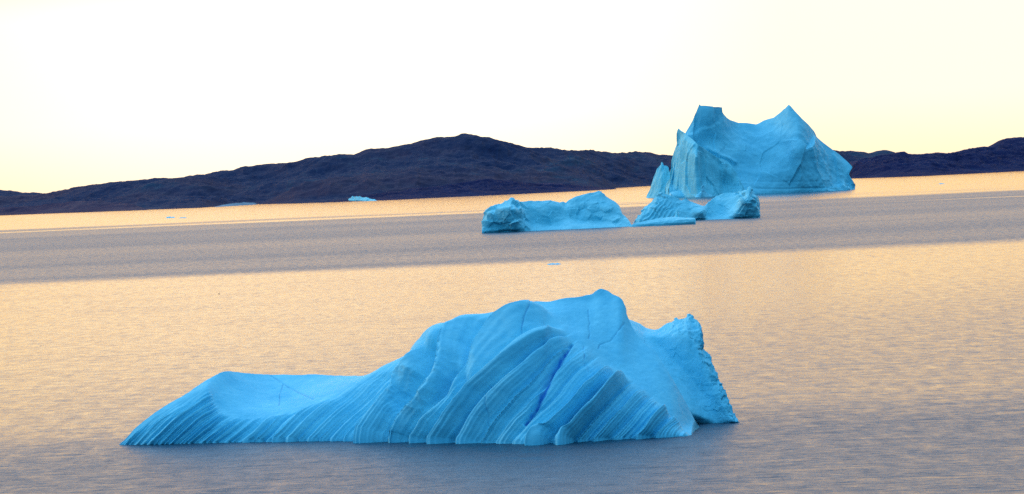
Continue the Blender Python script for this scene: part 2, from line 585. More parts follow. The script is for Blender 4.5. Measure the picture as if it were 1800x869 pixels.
def flute_coord(px, py):
    t = np.clip((g_r[0] - py) / 40.0 + 0.0, 0, None)
    # rows are 45/40 spaced; find the bracket
    pos = np.interp(-py, -g_r, np.arange(len(g_r)))
    i = np.clip(np.floor(pos).astype(int), 0, len(g_r) - 2)
    f = pos - i
    out = np.zeros(px.shape)
    done = np.zeros(px.shape, bool)
    for k in range(len(guides) - 1):
        a = g_x[k][i] * (1 - f) + g_x[k][i + 1] * f
        b = g_x[k + 1][i] * (1 - f) + g_x[k + 1][i + 1] * f
        w = (px >= a) & (px < b)
        out = np.where(w, g_c[k] + (g_c[k + 1] - g_c[k]) * (px - a) / np.maximum(b - a, 1e-3), out)
        done |= w
    out = np.where(~done & (px < g_x[0][i]), g_c[0], out)
    return out


rr = random.Random(5)
edges, x = [], 150.0
while x < 1420:
    edges.append(x)
    if x < 420: x += rr.uniform(7, 13)
    elif x < 560: x += rr.uniform(12, 24)
    elif x < 640: x += rr.uniform(16, 34)
    elif x < 790: x += rr.uniform(30, 44)
    elif x < 960: x += rr.uniform(24, 56)
    else: x += rr.uniform(24, 54)
for must in (640, 704, 774, 861, 939, 971, 1040, 1078):      # the strong shells of the photo
    k = int(np.argmin([abs(e - must) for e in edges]))
    edges[k] = must
edges = [e for e in edges if not (640 < e < 774) or e in (704, 740)] + [740]
edges = np.array(sorted(set(edges)))
e_amp = np.array([rr.uniform(0.45, 1.15) for _ in edges])
for must in (640, 704, 740, 774, 939, 971):
    e_amp[int(np.argmin(np.abs(edges - must)))] = 1.7

ed2, x = [], 150.0
while x < 1420:
    ed2.append(x)
    x += rr.uniform(5, 9) if x < 420 else rr.uniform(6, 15)
ed2 = np.array(ed2)
a2 = np.array([rr.uniform(0.2, 1.2) for _ in ed2])
cracks = [[(935, 533), (932, 558), (924, 575), (920, 600), (914, 622)],
          [(874, 690), (868, 725), (859, 777)],
          [(476, 661), (498, 674), (525, 689), (550, 702)], [(498, 674), (491, 690), (491, 712)],
          [(1035, 545), (1037, 595)], [(1097, 568), (1075, 598), (1056, 606), (1052, 614)],
          [(1025, 610), (1026, 640), (1032, 660)]]
vein_line = [(1005, 609), (990, 632), (972, 662), (955, 700), (938, 731), (925, 748)]
gullies = [([(752, 600), (760, 640), (757, 668), (738, 695), (716, 722)], 13, 1.5),
           ([(775, 590), (768, 620), (764, 650)], 8, 0.6),
           ([(800, 650), (800, 675), (790, 700), (770, 722)], 12, 1.0),
           ([(838, 640), (826, 672), (822, 700)], 9, 0.5)]


def near_masks(px, py, rg):
    f1 = 1 - sstep(0.80, 1.02, rg)                             # fluted face below C1
    mid = sstep(620, 660, px) * (1 - sstep(900, 1020, px))     # whole face up to the crest
    full = 1 - sstep(2.0, 3.0, rg) * 0.85
    return np.maximum(f1, mid * full)


def near_disp(px, py, rg, P):
    c = flute_coord(px, py)
    c = c + 5.0 * fbm(px / 120.0, py / 90.0, 0 * px + 3.1, 2) + 0.7 * fbm(px / 22.0, py / 22.0, 0 * px, 2)
    i = np.clip(np.searchsorted(edges, c.ravel()).reshape(c.shape) - 1, 0, len(edges) - 2)
    w = edges[i + 1] - edges[i]
    s = (c - edges[i]) / w
    amp = e_amp[i] * np.minimum(w, 42) * 0.034
    amp_n = e_amp[np.minimum(i + 1, len(edges) - 1)] * 0.034 * np.minimum(w, 42)
    rise = np.minimum(0.30, 4.0 / w)
    prof = np.where(s < 1 - rise, 1 - (s / (1 - rise)) ** 1.7, 0) * amp + np.where(s >= 1 - rise, sstep(0, 1, (s - 1 + rise) / rise), 0) * amp_n
    fine = 0.03 * np.sin(c * 2 * np.pi / 6.3 + 2.0 * fbm(px / 40, py / 40, 0 * px, 2)) + 0.07 * vnoise(c / 5.1, (px + py) / 160.0, 0 * px)
    j = np.clip(np.searchsorted(ed2, c.ravel()).reshape(c.shape) - 1, 0, len(ed2) - 2)
    w2 = ed2[j + 1] - ed2[j]
    s2 = (c - ed2[j]) / w2
    p2 = np.where(s2 < 0.72, (1 - (s2 / 0.72) ** 1.6) * a2[j], sstep(0.72, 1.0, s2) * a2[j + 1]) * w2 * 0.010
    fine = fine + p2 * (0.55 + 0.45 * vnoise(c / 60.0, py / 50.0, 0 * px + 2.2))
    m = near_masks(px, py, rg)
    top = 0.10 + 0.90 * sstep(0.0, 0.40, 1 - np.clip(rg, 0, 1))
    top2 = 1.0 * (0.08 + 0.92 * (1 - sstep(0.93, 1.6, rg)))
    k = sstep(600, 680, px) * (1 - sstep(900, 1020, px))
    top = top * (1 - k) + top2 * k
    hc = (py - C3[0](px)) * (1 - 0.5 * np.exp(-((px - 755) / 35.0) ** 2))
    m = m * (0.12 + 0.88 * sstep(0, 24, hc)) * (1 - sstep(1185, 1212, px))
    h = m * top * (prof + fine * (0.7 + 0.5 * sstep(660, 760, py)))
    for pts, wd, dp in gullies:
        d, sd, al = seg_dist(px, py, pts)
        h = h - 1.35 * dp * np.exp(-(d / wd) ** 2) * np.sin(np.pi * np.clip(al * 0.9 + 0.05, 0, 1)) ** 0.5
    for pts in cracks:
        d, sd, al = seg_dist(px + 1.5 * fbm(px / 9.0, py / 9.0, 0 * px, 2), py, pts)
        h = h - 0.08 * np.exp(-(d / 1.1) ** 2)
    d, sd, al = seg_dist(px, py, vein_line)
    h = h - 0.55 * np.exp(-(d / (2.0 + 3.5 * np.sin(np.pi * al))) ** 2)
    X, Y, Z = P[..., 0], P[..., 1], P[..., 2]
    h = h + (0.16 - 0.10 * sstep(1000, 1060, px)) * fbm(X / 6.0, Y / 6.0, Z / 4.0, 3) + 0.018 * fbm(X / 0.5, Y / 0.5, Z / 0.5, 3)
    # dimples melted into the fold walls
    dm = np.exp(-(((px - 735) / 60.0) ** 2 + ((py - 690) / 45.0) ** 2))
    h = h + dm * 0.16 * ridged(X / 1.1, Y / 1.1, Z / 1.6, 3)
    return h


def near_attr(px, py, rg, P):
    d, sd, al = seg_dist(px + 2.0 * fbm(px / 12.0, py / 12.0, 0 * px, 2), py, vein_line)
    v = (0.75 + 0.5 * vnoise(px / 7.0, py / 9.0, 0 * px)) * np.exp(-(d / (0.8 + 2.6 * np.sin(np.pi * np.clip(al, 0.02, 0.98)))) ** 2)
    ck = np.zeros(px.shape)
    for pts in cracks:
        dd, _, _ = seg_dist(px + 1.5 * fbm(px / 9.0, py / 9.0, 0 * px, 2), py, pts)
        ck = np.maximum(ck, (0.30 + 0.25 * vnoise(px / 8.0, py / 8.0, 0 * px)) * np.exp(-(dd / 0.9) ** 2))
    return {'vein': np.clip(v, 0, 0.9), 'crack': ck}


pxs = np.concatenate([np.linspace(209, 1085, 960), np.linspace(1086, 1229.5, 200)])
near = relief('iceberg', pxs, [C0, C1, C2, C3], [130, 80, 14], lambda x: np.interp(x, [209, 300, 700, 1000, 1100, 1229], [2, 8, 16, 16, 10, 4]), m_ice, disp=near_disp,
              bulge=[0.010, 0.0, 0.0], blur_rc=(0, 0), iso=4.5, n_rows=300, ysm=35.0, disp_blur=0.65, attr_fn=near_attr, back_amp=0.5, back_scale=4.0, back_rows=40, back_pow=1.35)
tag(near, 'large blue fluted iceberg with a hollow saddle, nearest in the foreground', 'iceberg')

# the crumbling slab behind its right shoulder
sl_crest = [(1085, 552), (1096, 557), (1105, 562), (1114, 566), (1125, 571), (1135, 577), (1143, 578.5), (1150, 579), (1157, 579.5), (1171, 572), (1180, 569), (1193, 563), (1202, 557), (1210, 552), (1214, 553), (1218, 560), (1224, 562), (1230, 568), (1233.5, 575), (1234, 583),
            (1237, 606), (1242, 617), (1248, 629), (1252, 640), (1257, 651), (1262, 666), (1268, 676), (1275, 692), (1281, 707), (1289, 720), (1295, 733), (1300, 745)]
sl_base = [(1085, 751), (1228, 748), (1262, 747), (1300, 746)]
S0 = (curve(sl_base), lambda x: 2.0 + 0 * x)
S1 = (curve([(1085, 560), (1114, 575), (1135, 588), (1157, 592), (1190, 586), (1210, 590), (1222, 610), (1236, 645), (1252, 678), (1268, 705), (1284, 735), (1300, 745.6)]), scurve([(1085, 9.5), (1114, 10), (1157, 9.5), (1190, 8.2), (1215, 7.5), (1240, 5.2), (1262, 3.6), (1284, 2.4), (1300, 2)]))
S2 = (curve(sl_crest), scurve([(1085, 13), (1114, 13), (1157, 12.5), (1180, 12), (1210, 10.5), (1234, 8), (1252, 6.2), (1270, 4.4), (1300, 2.5)]))
valley = [(1100, 535), (1118, 566), (1136, 590), (1171, 625), (1203, 657), (1232, 694), (1262, 750)]


def slab_depth(px, py, rg):
    d, sd, al = seg_dist(px, py, valley)
    left = sd * np.sign((seg_dist(np.array([1120.0]), np.array([700.0]), valley)[1])[0]) > 0
    return np.where(left, -0.11 * d, -0.035 * np.minimum(d, 50)) * sstep(0, 0.15, rg) * (1 - sstep(1, 1.9, rg) * 0.7)


def slab_disp(px, py, rg, P):
    X, Y, Z = P[..., 0], P[..., 1], P[..., 2]
    e = sstep(0.95, 1.25, rg) * sstep(1160, 1190, px)
    e = np.maximum(e, 0.30 * sstep(1215, 1245, px) * sstep(0.1, 0.4, rg) * (fbm(X / 2.0, Y / 2.0, Z / 1.2, 2) > 0.15))
    blocks = np.floor(3.5 * vnoise(X / 1.3 + 0.5 * Z, Y / 1.3, Z / 0.9)) / 3.0
    h = 0.06 * facets(X / 1.6, Y / 1.6, Z / 1.2) + e * 0.26 * facets(X / 0.9, Y / 0.9, Z / 0.8) + 0.08 * fbm(X / 3.5, Y / 2.5, Z / 2.5, 4) + e * (0.17 * blocks + 0.06 * ridged(X / 0.6, Y / 0.6, Z / 0.6, 4))
    return h + 0.015 * fbm(X / 0.4, Y / 0.4, Z / 0.4, 3)


slab = relief('jagged_slab', np.linspace(1085, 1300, 320), [S0, S1, S2], [110, 60], lambda x: np.interp(x, [1085, 1210, 1300], [8, 8, 2]), m_ice_rough,
              disp=slab_disp, depth_fn=slab_depth, blur_rc=(0, 0), iso=3.5, n_rows=170, fit=True, back_amp=0.3, back_scale=2.0, parent=near, back_rows=30)
slab['label'] = 'crumbling rough ice slab rising behind the right shoulder'

# ------------------------------------------------------------------ the two mid-distance icebergs
def mid_disp(amp, sc, rough_fn=None, fac=0.0):
    def f(px, py, rg, P):
        X, Y, Z = P[..., 0], P[..., 1], P[..., 2]
        h = amp * fbm(X / sc, Y / sc, Z / sc, 4)
        r = 1.0 if rough_fn is None else rough_fn(px, py, rg)
        h = h + r * fac * sc * facets(X / sc * 1.5, Y / sc * 1.5, Z / sc * 1.9)
        return h + r * amp * 0.35 * (ridged(X / (sc * 0.35), Y / (sc * 0.35), Z / (sc * 0.35), 4) - 0.5)
    return f


low_crest = [(847, 392), (848, 384), (850, 377), (854, 369), (860, 364), (872, 362), (889, 360), (894, 354), (898, 349.5), (901, 350), (904, 355), (918, 355), (936, 353.5), (954, 355), (972, 354.5), (983, 357), (990, 355),
             (995, 357), (1004, 350), (1012, 345), (1024, 342), (1036, 339), (1046, 338), (1052, 336), (1058, 338), (1066, 345), (1075, 351), (1083, 358), (1089, 362), (1092, 367), (1095, 377), (1101, 383), (1107, 390), (1111, 397)]
low_base = [(847, 410.5), (903, 407.5), (948, 406), (1007, 404), (1065, 400), (1111, 398.5)]
L0 = (curve(low_base), lambda x: 0 * x)
L1 = (curve([(847, 395), (852, 380), (862, 369), (880, 366), (903, 367), (915, 375), (927, 389), (935, 397), (970, 395), (1000, 389), (1040, 391), (1080, 396), (1111, 398)]),
      scurve([(847, 6), (862, 3), (903, -2), (920, 6), (935, 11), (1000, 15), (1050, 14), (1111, 4)]))
L2 = (curve([(847, 393), (852, 378), (862, 366), (889, 363), (903, 360), (918, 362), (954, 366), (990, 366), (1012, 364), (1040, 362), (1070, 366), (1088, 374), (1101, 386), (1111, 397.5)]),
      scurve([(847, 8), (862, 6), (903, 6), (920, 14), (960, 17), (1000, 20), (1050, 18), (1090, 14), (1111, 5)]))
L3 = (curve(low_crest), scurve([(847, 10), (870, 10), (903, 12), (920, 18), (960, 22), (1000, 24), (1050, 26), (1090, 20), (1111, 7)]))
low = relief('iceberg', np.linspace(847, 1111, 420), [L0, L1, L2, L3], [36, 30, 22], lambda x: np.interp(x, [847, 900, 1060, 1111], [6, 24, 24, 6]), m_ice_mid,
             disp=mid_disp(0.7, 9.0, lambda px, py, rg: 0.15 + 0.8 * (1 - sstep(905, 935, px)) + 0.55 * sstep(1.0, 1.3, rg) * (1 - sstep(1.8, 2.3, rg)) * sstep(930, 950, px), 0.24), disp_blur=0.6,
             blur_rc=(0, 0), iso=1.8, n_rows=90, fit=True, back_amp=1.5, back_scale=10.0, undercut=1.3, under_z=1.3)
tag(low, 'low blue iceberg with a rough left cliff and rounded snowy hump, middle distance', 'iceberg')

sad_crest = [(1113, 392), (1116, 388), (1121, 379), (1127, 371), (1136, 363), (1147, 356), (1152, 347), (1155, 342), (1163, 339.5), (1172, 342), (1183, 346.5), (1198, 351), (1202, 348), (1206, 347), (1212, 352), (1222, 357), (1232, 361), (1239, 364), (1245, 357),
             (1251, 352), (1260, 345), (1269, 342), (1282, 340), (1295, 338), (1305, 336), (1313, 333), (1317, 329.5), (1319, 331), (1325, 341), (1331, 347), (1335, 353), (1336, 367), (1336.5, 382)]
sad_base = [(1113, 393), (1160, 391), (1225, 386.5), (1254, 385.5), (1337, 384)]
A0 = (curve(sad_base), lambda x: 0 * x)
A1 = (curve([(1113, 392.5), (1130, 380), (1150, 368), (1180, 372), (1210, 374), (1236, 371), (1244, 383), (1260, 383), (1290, 377), (1302, 360), (1312, 350), (1325, 355), (1337, 383)]),
      scurve([(1113, 4), (1130, 3), (1160, 4), (1210, 2), (1236, -3), (1244, 6), (1270, 8), (1295, -1), (1312, -4), (1337, 3)]))
A2 = (curve(sad_crest), scurve([(1113, 8), (1150, 14), (1200, 10), (1239, 10), (1260, 20), (1300, 18), (1317, 8), (1337, 8)]))
saddle = relief('iceberg', np.linspace(1113, 1336.5, 380), [A0, A1, A2], [40, 40], lambda x: np.interp(x, [1113, 1150, 1300, 1337], [5, 20, 26, 8]), m_ice_mid,
                disp=lambda px, py, rg, P: mid_disp(0.5, 8.0, lambda px, py, rg: 0.15 + 0.85 * np.maximum(sstep(1290, 1305, px), sstep(0.9, 1.1, rg) * (1 - sstep(1160, 1230, px)) * 0.6), 0.22)(px, py, rg, P)
                + 0.5 * 0.6 * np.sin((px * 0.75 - (400 - py) * 0.6 + 3 * fbm(px / 25, py / 25, 0 * px, 2)) * 1.05) * (1 - sstep(1165, 1205, px)) * (1 - sstep(1.3, 1.9, rg)),
                blur_rc=(0, 0), iso=2.0, n_rows=90, fit=True, back_amp=1.5, back_scale=10.0, undercut=0.8, under_z=1.0)
tag(saddle, 'blue iceberg with two humps around a dip, in front of the tall one', 'iceberg')
shelf_crest = [(1106, 398), (1115, 394), (1124, 391), (1136, 388), (1148, 386), (1165, 383), (1183, 380.5), (1198, 383), (1212, 383), (1222, 383.5), (1223, 390)]
shelf_base = [(1106, 399.3), (1154, 397.3), (1198, 395.5), (1223.5, 394)]
shelf = relief('ice_shelf', np.linspace(1106, 1223, 220), [(curve(shelf_base), lambda x: 0 * x), (curve([(1106, 398.6), (1136, 393), (1160, 390), (1198, 386.5), (1223, 386)]), scurve([(1106, 1), (1160, 2), (1223, 1)])),
                (curve(shelf_crest), scurve([(1106, 2), (1150, 6), (1190, 7), (1223, 3)]))], [24, 16], lambda x: np.interp(x, [1106, 1150, 1223], [6, 14, 10]), m_ice_mid,
                disp=mid_disp(0.25, 6.0), blur_rc=(1.0, 2), fit=True, back_amp=0.5, back_scale=5, undercut=1.2, under_z=1.1, parent=saddle)
shelf['label'] = 'flat low ice foot reaching out in front'
spike = relief('ice_spike', np.linspace(1185, 1194, 24), [(curve([(1185, 383), (1194, 382.5)]), lambda x: 0 * x), (curve([(1185, 382.5), (1187, 377), (1189, 371), (1190.5, 369), (1192, 374), (1194, 382)]), lambda x: 2 + 0 * x)],
               [14], 2.0, m_ice_pale, y_base=lambda x: 1318.0 + 0 * x, disp=mid_disp(0.15, 1.5), blur_rc=(1, 1), parent=saddle)

# ------------------------------------------------------------------ the tall far iceberg
tall_crest = [(1176, 330), (1182, 300), (1190, 262), (1198, 247), (1207, 232), (1218, 212), (1223, 198), (1229, 183), (1232, 185.5), (1240, 185.5), (1253, 187), (1262, 187), (1270, 188), (1271, 197), (1275, 203), (1278, 207), (1284, 211), (1291, 213), (1298, 215.5), (1312, 216),
              (1329, 218.5), (1335, 216), (1342, 212), (1351, 209), (1360, 207), (1373, 197), (1380, 190), (1385, 184.5), (1387, 184), (1397, 196), (1409, 209), (1421, 220), (1431, 231), (1435.5, 241), (1444, 248), (1453, 255.5),
              (1475, 272), (1484, 280), (1493, 288), (1499.5, 294), (1501, 310), (1503, 331)]
tall_base = [(1176, 347.5), (1209, 346.7), (1262, 345), (1331, 341.8), (1409, 338), (1503, 333)]
T0 = (curve(tall_base), lambda x: 0 * x)
T1 = (curve([(1176, 340), (1209, 320), (1260, 300), (1290, 300), (1331, 304), (1380, 306), (1409, 308), (1440, 312), (1475, 320), (1503, 332.5)]), scurve([(1176, 20), (1230, 24), (1290, 12), (1331, 6), (1395, 1), (1410, -3), (1440, 4), (1475, 10), (1503, 12)]))
T2 = (curve([(1176, 335), (1209, 265), (1250, 250), (1290, 262), (1331, 272), (1380, 268), (1409, 262), (1440, 280), (1475, 300), (1503, 332)]), scurve([(1176, 26), (1230, 34), (1290, 32), (1331, 28), (1380, 16), (1406, 0), (1440, 16), (1475, 22), (1503, 16)]))
T3 = (curve(tall_crest), scurve([(1176, 30), (1215, 42), (1245, 40), (1271, 46), (1300, 62), (1340, 62), (1385, 40), (1409, 30), (1440, 36), (1475, 36), (1503, 22)]))


def tall_depth(px, py, rg):
    d = 12 * np.exp(-(((px - 1310) / 60.0) ** 2 + ((py - 305) / 30.0) ** 2))             # the wide hollow
    d = d - 7 * np.exp(-(((px - 1245) / 26.0) ** 2 + ((py - 205) / 24.0) ** 2))           # block under the left horn
    return d


def tall_disp(px, py, rg, P):
    X, Y, Z = P[..., 0], P[..., 1], P[..., 2]
    rgt = sstep(1395, 1425, px)
    fz = (0.22 + 0.55 * rgt * (1 - sstep(2.3, 2.8, rg)) + 0.5 * (1 - sstep(1255, 1300, px))) * 7.0 * facets(X / 26.0, Y / 26.0, Z / 44.0)
    h = fz + 1.6 * fbm(X / 34.0, Y / 34.0, Z / 34.0, 4) + (0.4 + 0.9 * rgt * (1 - sstep(2.0, 2.6, rg))) * (ridged(X / 14.0, Y / 14.0, Z / 22.0, 4) - 0.5)
    h = h + rgt * 0.4 * vnoise(X / 5.0, Y / 5.0, Z / 26.0) 
    d, sd, al = seg_dist(px, py, [(1273, 200), (1266, 212), (1250, 220), (1232, 223), (1212, 236)])
    h = h + 1.5 * np.exp(-(np.maximum(d - 6, 0) / 14.0) ** 2) * (sd < 0) * sstep(0, 6, d)
    d, sd, al = seg_dist(px, py, [(1244, 262), (1264, 276), (1281, 281), (1290, 287)])
    h = h + 2.5 * np.exp(-(d / 4.0) ** 2)
    h = h * (1 - 0.8 * sstep(2.6, 3.0, rg))
    # old waterlines cut round the foot
    for zz, a in ((4.5, 0.5), (10.5, 0.3)):
        z2 = Z + (px - 1300) * 0.012
        h = h - a * np.exp(-((z2 - zz) / 0.9) ** 2)
    return h


def tall_warp(px, py):
    return px - 8.5 * np.exp(-((py - 307) / 9.0) ** 2) * sstep(1470, 1500, px)


tall = relief('iceberg', np.linspace(1176, 1503, 520), [T0, T1, T2, T3], [50, 70, 70], lambda x: np.interp(x, [1176, 1230, 1400, 1503], [30, 70, 70, 30]), m_ice_far,
              disp=tall_disp, disp_blur=0.7, depth_fn=tall_depth, blur_rc=(0, 0), iso=2.6, n_rows=190, fit=True, back_amp=5, back_scale=40.0, warp=tall_warp, ext=2.0)
tag(tall, 'tall far iceberg with a square left horn and a pointed right peak', 'iceberg')

spur_crest = [(1170, 330), (1172, 322), (1177, 314), (1178, 300), (1180, 282), (1184, 268), (1188, 258), (1190, 248), (1191, 232), (1192, 225.5), (1196, 229), (1204, 234), (1210, 240), (1215, 243), (1221, 249), (1227, 254.5), (1236, 260), (1244, 265.5), (1254, 272), (1264, 279), (1272, 281),
              (1280, 284), (1290, 296), (1300, 315), (1310, 336), (1314, 342)]
spur_base = [(1170, 344.5), (1176, 347), (1209, 347.5), (1262, 346), (1314, 343)]
Q0 = (curve(spur_base), scurve([(1170, 4), (1185, -6), (1215, -16), (1229, -14), (1245, 4), (1262, 24), (1275, 45), (1314, 60)]))
Q1 = (curve([(1170, 343), (1176, 335), (1190, 325), (1227, 318), (1262, 322), (1300, 330), (1314, 342.7)]), scurve([(1170, 8), (1185, -2), (1210, -13), (1226, -14), (1232, 0), (1245, 14), (1262, 36), (1275, 56), (1314, 70)]))
Q2 = (curve([(1170, 336), (1176, 326), (1184, 300), (1195, 270), (1210, 268), (1225, 275), (1245, 285), (1264, 295), (1290, 310), (1314, 342.4)]), scurve([(1170, 12), (1180, 8), (1195, -1), (1210, -8), (1224, -13), (1230, 2), (1245, 18), (1264, 42), (1290, 66), (1314, 76)]))
Q3 = (curve(spur_crest), scurve([(1170, 14), (1180, 12), (1192, 8), (1210, 4), (1226, -1), (1240, 18), (1264, 46), (1280, 66), (1314, 80)]))


def spur_disp(px, py, rg, P):
    X, Y, Z = P[..., 0], P[..., 1], P[..., 2]
    h = 2.6 * facets(X / 15.0, Y / 15.0, Z / 34.0, 9) + 1.2 * fbm(X / 16.0, Y / 16.0, Z / 30.0, 4) + 0.5 * (ridged(X / 6.0, Y / 6.0, Z / 34.0, 4) - 0.5)
    h = h * (1 - 0.8 * sstep(2.6, 3.0, rg))
    for zz, a in ((17.0, 0.12),):
        h = h - a * np.exp(-((Z - zz) / 0.8) ** 2)
    return h


spur = relief('ice_spire', np.linspace(1170, 1314, 300), [Q0, Q1, Q2, Q3], [30, 50, 40], lambda x: np.interp(x, [1170, 1192, 1280, 1314], [16, 30, 40, 10]), m_ice_pale,
              disp=spur_disp, disp_blur=0.6, blur_rc=(0, 0), iso=1.8, n_rows=130, fit=True, back_amp=2, back_scale=20.0, parent=tall, ext=2.0)
spur['label'] = 'pale pointed spire leaning on the left flank'
pin = relief('ice_pinnacle', np.linspace(1136, 1186, 120), [(curve([(1136, 348.3), (1186, 346.5)]), scurve([(1136, 14), (1160, 4), (1186, 14)])),
             (curve([(1136, 347.8), (1141, 335), (1147, 318), (1151, 306), (1155.5, 297), (1160, 291), (1162.5, 284), (1163.5, 284), (1167, 291), (1172, 293), (1175.5, 299), (1180, 318), (1186, 346)]),
              scurve([(1136, 20), (1163, 18), (1186, 24)]))], [60], 22.0, m_ice_pale,
             disp=lambda px, py, rg, P: 1.0 * fbm(P[..., 0] / 9, P[..., 1] / 9, P[..., 2] / 18, 4) + 0.9 * vnoise((px + (py - 300) * 0.35) / 4.0, py / 60.0, 0 * px), blur_rc=(2, 2), back_amp=1.5, back_scale=12, parent=tall, ext=2.0)
pin['label'] = 'small pale pinnacle at the left end'
knob = relief('ice_knob', np.linspace(1221, 1253, 90), [(curve([(1221, 347), (1253, 345.2)]), lambda x: 0 * x - 20), (curve([(1221, 346.5), (1228, 340), (1232, 336), (1232.6, 329), (1235, 325.5), (1238, 326.5), (1238.4, 331), (1237.6, 335), (1242, 339), (1253, 344.8)]),
              lambda x: -14 + 0 * x)], [30], 8.0, m_ice_far, disp=lambda px, py, rg, P: 0.5 * fbm(P[..., 0] / 5, P[..., 1] / 5, P[..., 2] / 5, 4), blur_rc=(1, 1), back_amp=0.5, back_scale=5, parent=tall, ext=2.0)

# ------------------------------------------------------------------ little bergs and floes
def small_ice(name, crest, base, depth, thick, mat, amp, sc, label, cat, group=None):
    a, b = crest[0][0], crest[-1][0]
    o = relief(name, np.linspace(a, b, 90), [(curve(base), lambda x: 0 * x), (curve(crest), lambda x: depth + 0 * x)], [22], thick, mat, disp=mid_disp(amp, sc), blur_rc=(0.6, 0.6), back_amp=amp, back_scale=sc, back_rows=10)
    return tag(o, label, cat, group)


small_ice('iceberg', [(611, 353.8), (613, 349.5), (616, 348), (620, 346), (624, 345.3), (628, 346.6), (633, 345.6), (638, 347.3), (645, 347), (650, 349.2), (656, 350.2), (663, 353)], [(611, 354.4), (663, 353.2)], 10, 16, m_ice_pale, 0.8, 8.0,
          'small pale iceberg close under the dark shore', 'iceberg')
FG = 'drifting ice floes'
small_ice('ice_floe', [(291, 383.2), (294, 381.4), (298, 380.8), (301, 381.8), (304, 381), (308, 383)], [(291, 383.6), (308, 383.2)], 4, 5, m_ice_pale, 0.25, 2.0, 'thin ice floe off the left shore, the wider of the close pair', 'ice floe', FG)
small_ice('ice_floe', [(315, 383.6), (318, 382.2), (321, 382.6), (324, 382), (328, 383.3)], [(315, 384), (328, 383.6)], 3, 4, m_ice_pale, 0.2, 2.0, 'thin ice floe off the left shore, the narrower of the close pair', 'ice floe', FG)
small_ice('ice_floe', [(962, 464.9), (966, 463.4), (972, 463.2), (976, 463.8), (980, 462.6), (986, 464)], [(962, 465.8), (986, 465)], 1.5, 2.0, m_ice_far, 0.06, 0.7, 'small lone ice floe at the edge of the grey and golden water', 'ice floe', FG)
small_ice('ice_floe', [(1650, 323.5), (1653, 322.3), (1656, 322.6), (1661, 323.2)], [(1650, 324), (1661, 323.6)], 4, 5, m_ice_far, 0.2, 2.0, 'speck of ice on the bright water off the right headland', 'ice floe', FG)
small_ice('ice_floe', [(-8, 376.5), (-2, 373.6), (4, 374), (11, 376)], [(-8, 378), (11, 377.4)], 6, 10, m_ice_pale, 0.5, 5.0, 'pale ice floe stranded by the shore at the left edge', 'ice floe', FG)

# ------------------------------------------------------------------ a seabird sitting on the water
def seabird():
    by = float(water_y(np.array(385.0), np.array(517.5)))
    bx = float(ray(np.array(385.0), np.array(517.5))[0]) * by
    mt, nt, b = new_mat('dark_plumage')
    tcn = nd(nt, 'ShaderNodeTexCoord').outputs['Object']
    nt.links.new(ramp(nt, noise(nt, tcn, 30.0), [(0.4, (0.012, 0.012, 0.014)), (0.6, (0.03, 0.028, 0.03))]), b.inputs['Base Color'])
    rings = [(-0.24, 0.14, 0.004), (-0.20, 0.13, 0.03), (-0.10, 0.10, 0.085), (0.02, 0.085, 0.105), (0.12, 0.10, 0.085), (0.17, 0.16, 0.05),
             (0.19, 0.23, 0.036), (0.21, 0.28, 0.045), (0.245, 0.295, 0.044), (0.275, 0.29, 0.02), (0.33, 0.28, 0.006)]
    P = np.array([[(x_, r * math.cos(a), z + r * math.sin(a) * 0.85) for a in np.linspace(0, 2 * math.pi, 13)] for x_, z, r in rings])
    o = grid_mesh('seabird', P, mt)
    o.location = (bx, by, 0)
    tag(o, 'tiny dark seabird resting alone on the golden water', 'bird')


seabird()

# ------------------------------------------------------------------ hills beyond the fjord
def hill_disp(amp, sc):
    def f(px, py, rg, P):
        X, Y, Z = P[..., 0], P[..., 1], P[..., 2]
        k = np.clip(Z / 12.0, 0, 1) * (0.35 + 0.65 * (1 - sstep(0.88, 1.0, rg)))
        return k * amp * (fbm(X / sc, Y / sc, Z / sc * 1.3, 5, 0.42) + 0.36 * (ridged(X / sc * 2.3, Y / sc * 1.2, Z / sc * 2.3, 5, 0.55) - 0.8)) + 0.9 * fbm(X / 14.0, Y / 14.0, 0 * Z, 3) * np.clip(Z / 6.0, 0, 1)
    return f


def hill(crest, base, depth, thick, mat, amp, sc, label, n=700, rows=110, yoff=0.0, bul=0.0):
    a, b = crest[0][0], crest[-1][0]
    bc = curve(base)
    o = relief('hill', np.linspace(a, b, n), [(bc, lambda x: yoff + 0 * x), (curve(crest), lambda x: yoff + depth(x) if callable(depth) else yoff + depth + 0 * x)], [rows], thick, mat, disp=hill_disp(amp, sc),
               blur_rc=(0, 0), bulge=[bul], back_amp=amp, back_scale=sc, back_rows=14, ext=2.0, ysm=45.0)
    return tag(o, label, 'hill', kind='structure')


main_crest = [(-420, 372), (-300, 362), (-180, 352), (-60, 346), (0, 347), (40, 344), (74, 340), (82, 338), (95, 335), (113, 331), (128, 330), (144, 328), (163, 325), (186, 321), (210, 318), (225, 318.5), (241, 318), (272, 315), (290, 315.5), (303, 316), (330, 312), (350, 309),
              (375, 305), (401, 300), (418, 295.5), (432, 292), (447, 290), (463, 289), (486, 289), (510, 285.5), (541, 280), (570, 277), (599, 274.5), (622, 273), (632, 269), (642, 265), (652, 263), (669, 263), (683, 262), (700, 257.5), (717, 253), (733, 249), (750, 246), (767, 243), (785, 241),
              (803, 238.5), (808, 236.8), (817, 236), (832, 237.5), (847, 240), (867, 243), (887, 247), (907, 252), (927, 257), (945, 258), (967, 260), (985, 262), (1000, 263), (1005, 262), (1012, 263), (1033, 263.5), (1050, 266), (1067, 267), (1100, 267.5), (1133, 269), (1160, 271), (1180, 272), (1240, 277),
              (1320, 285), (1420, 296), (1500, 310)]
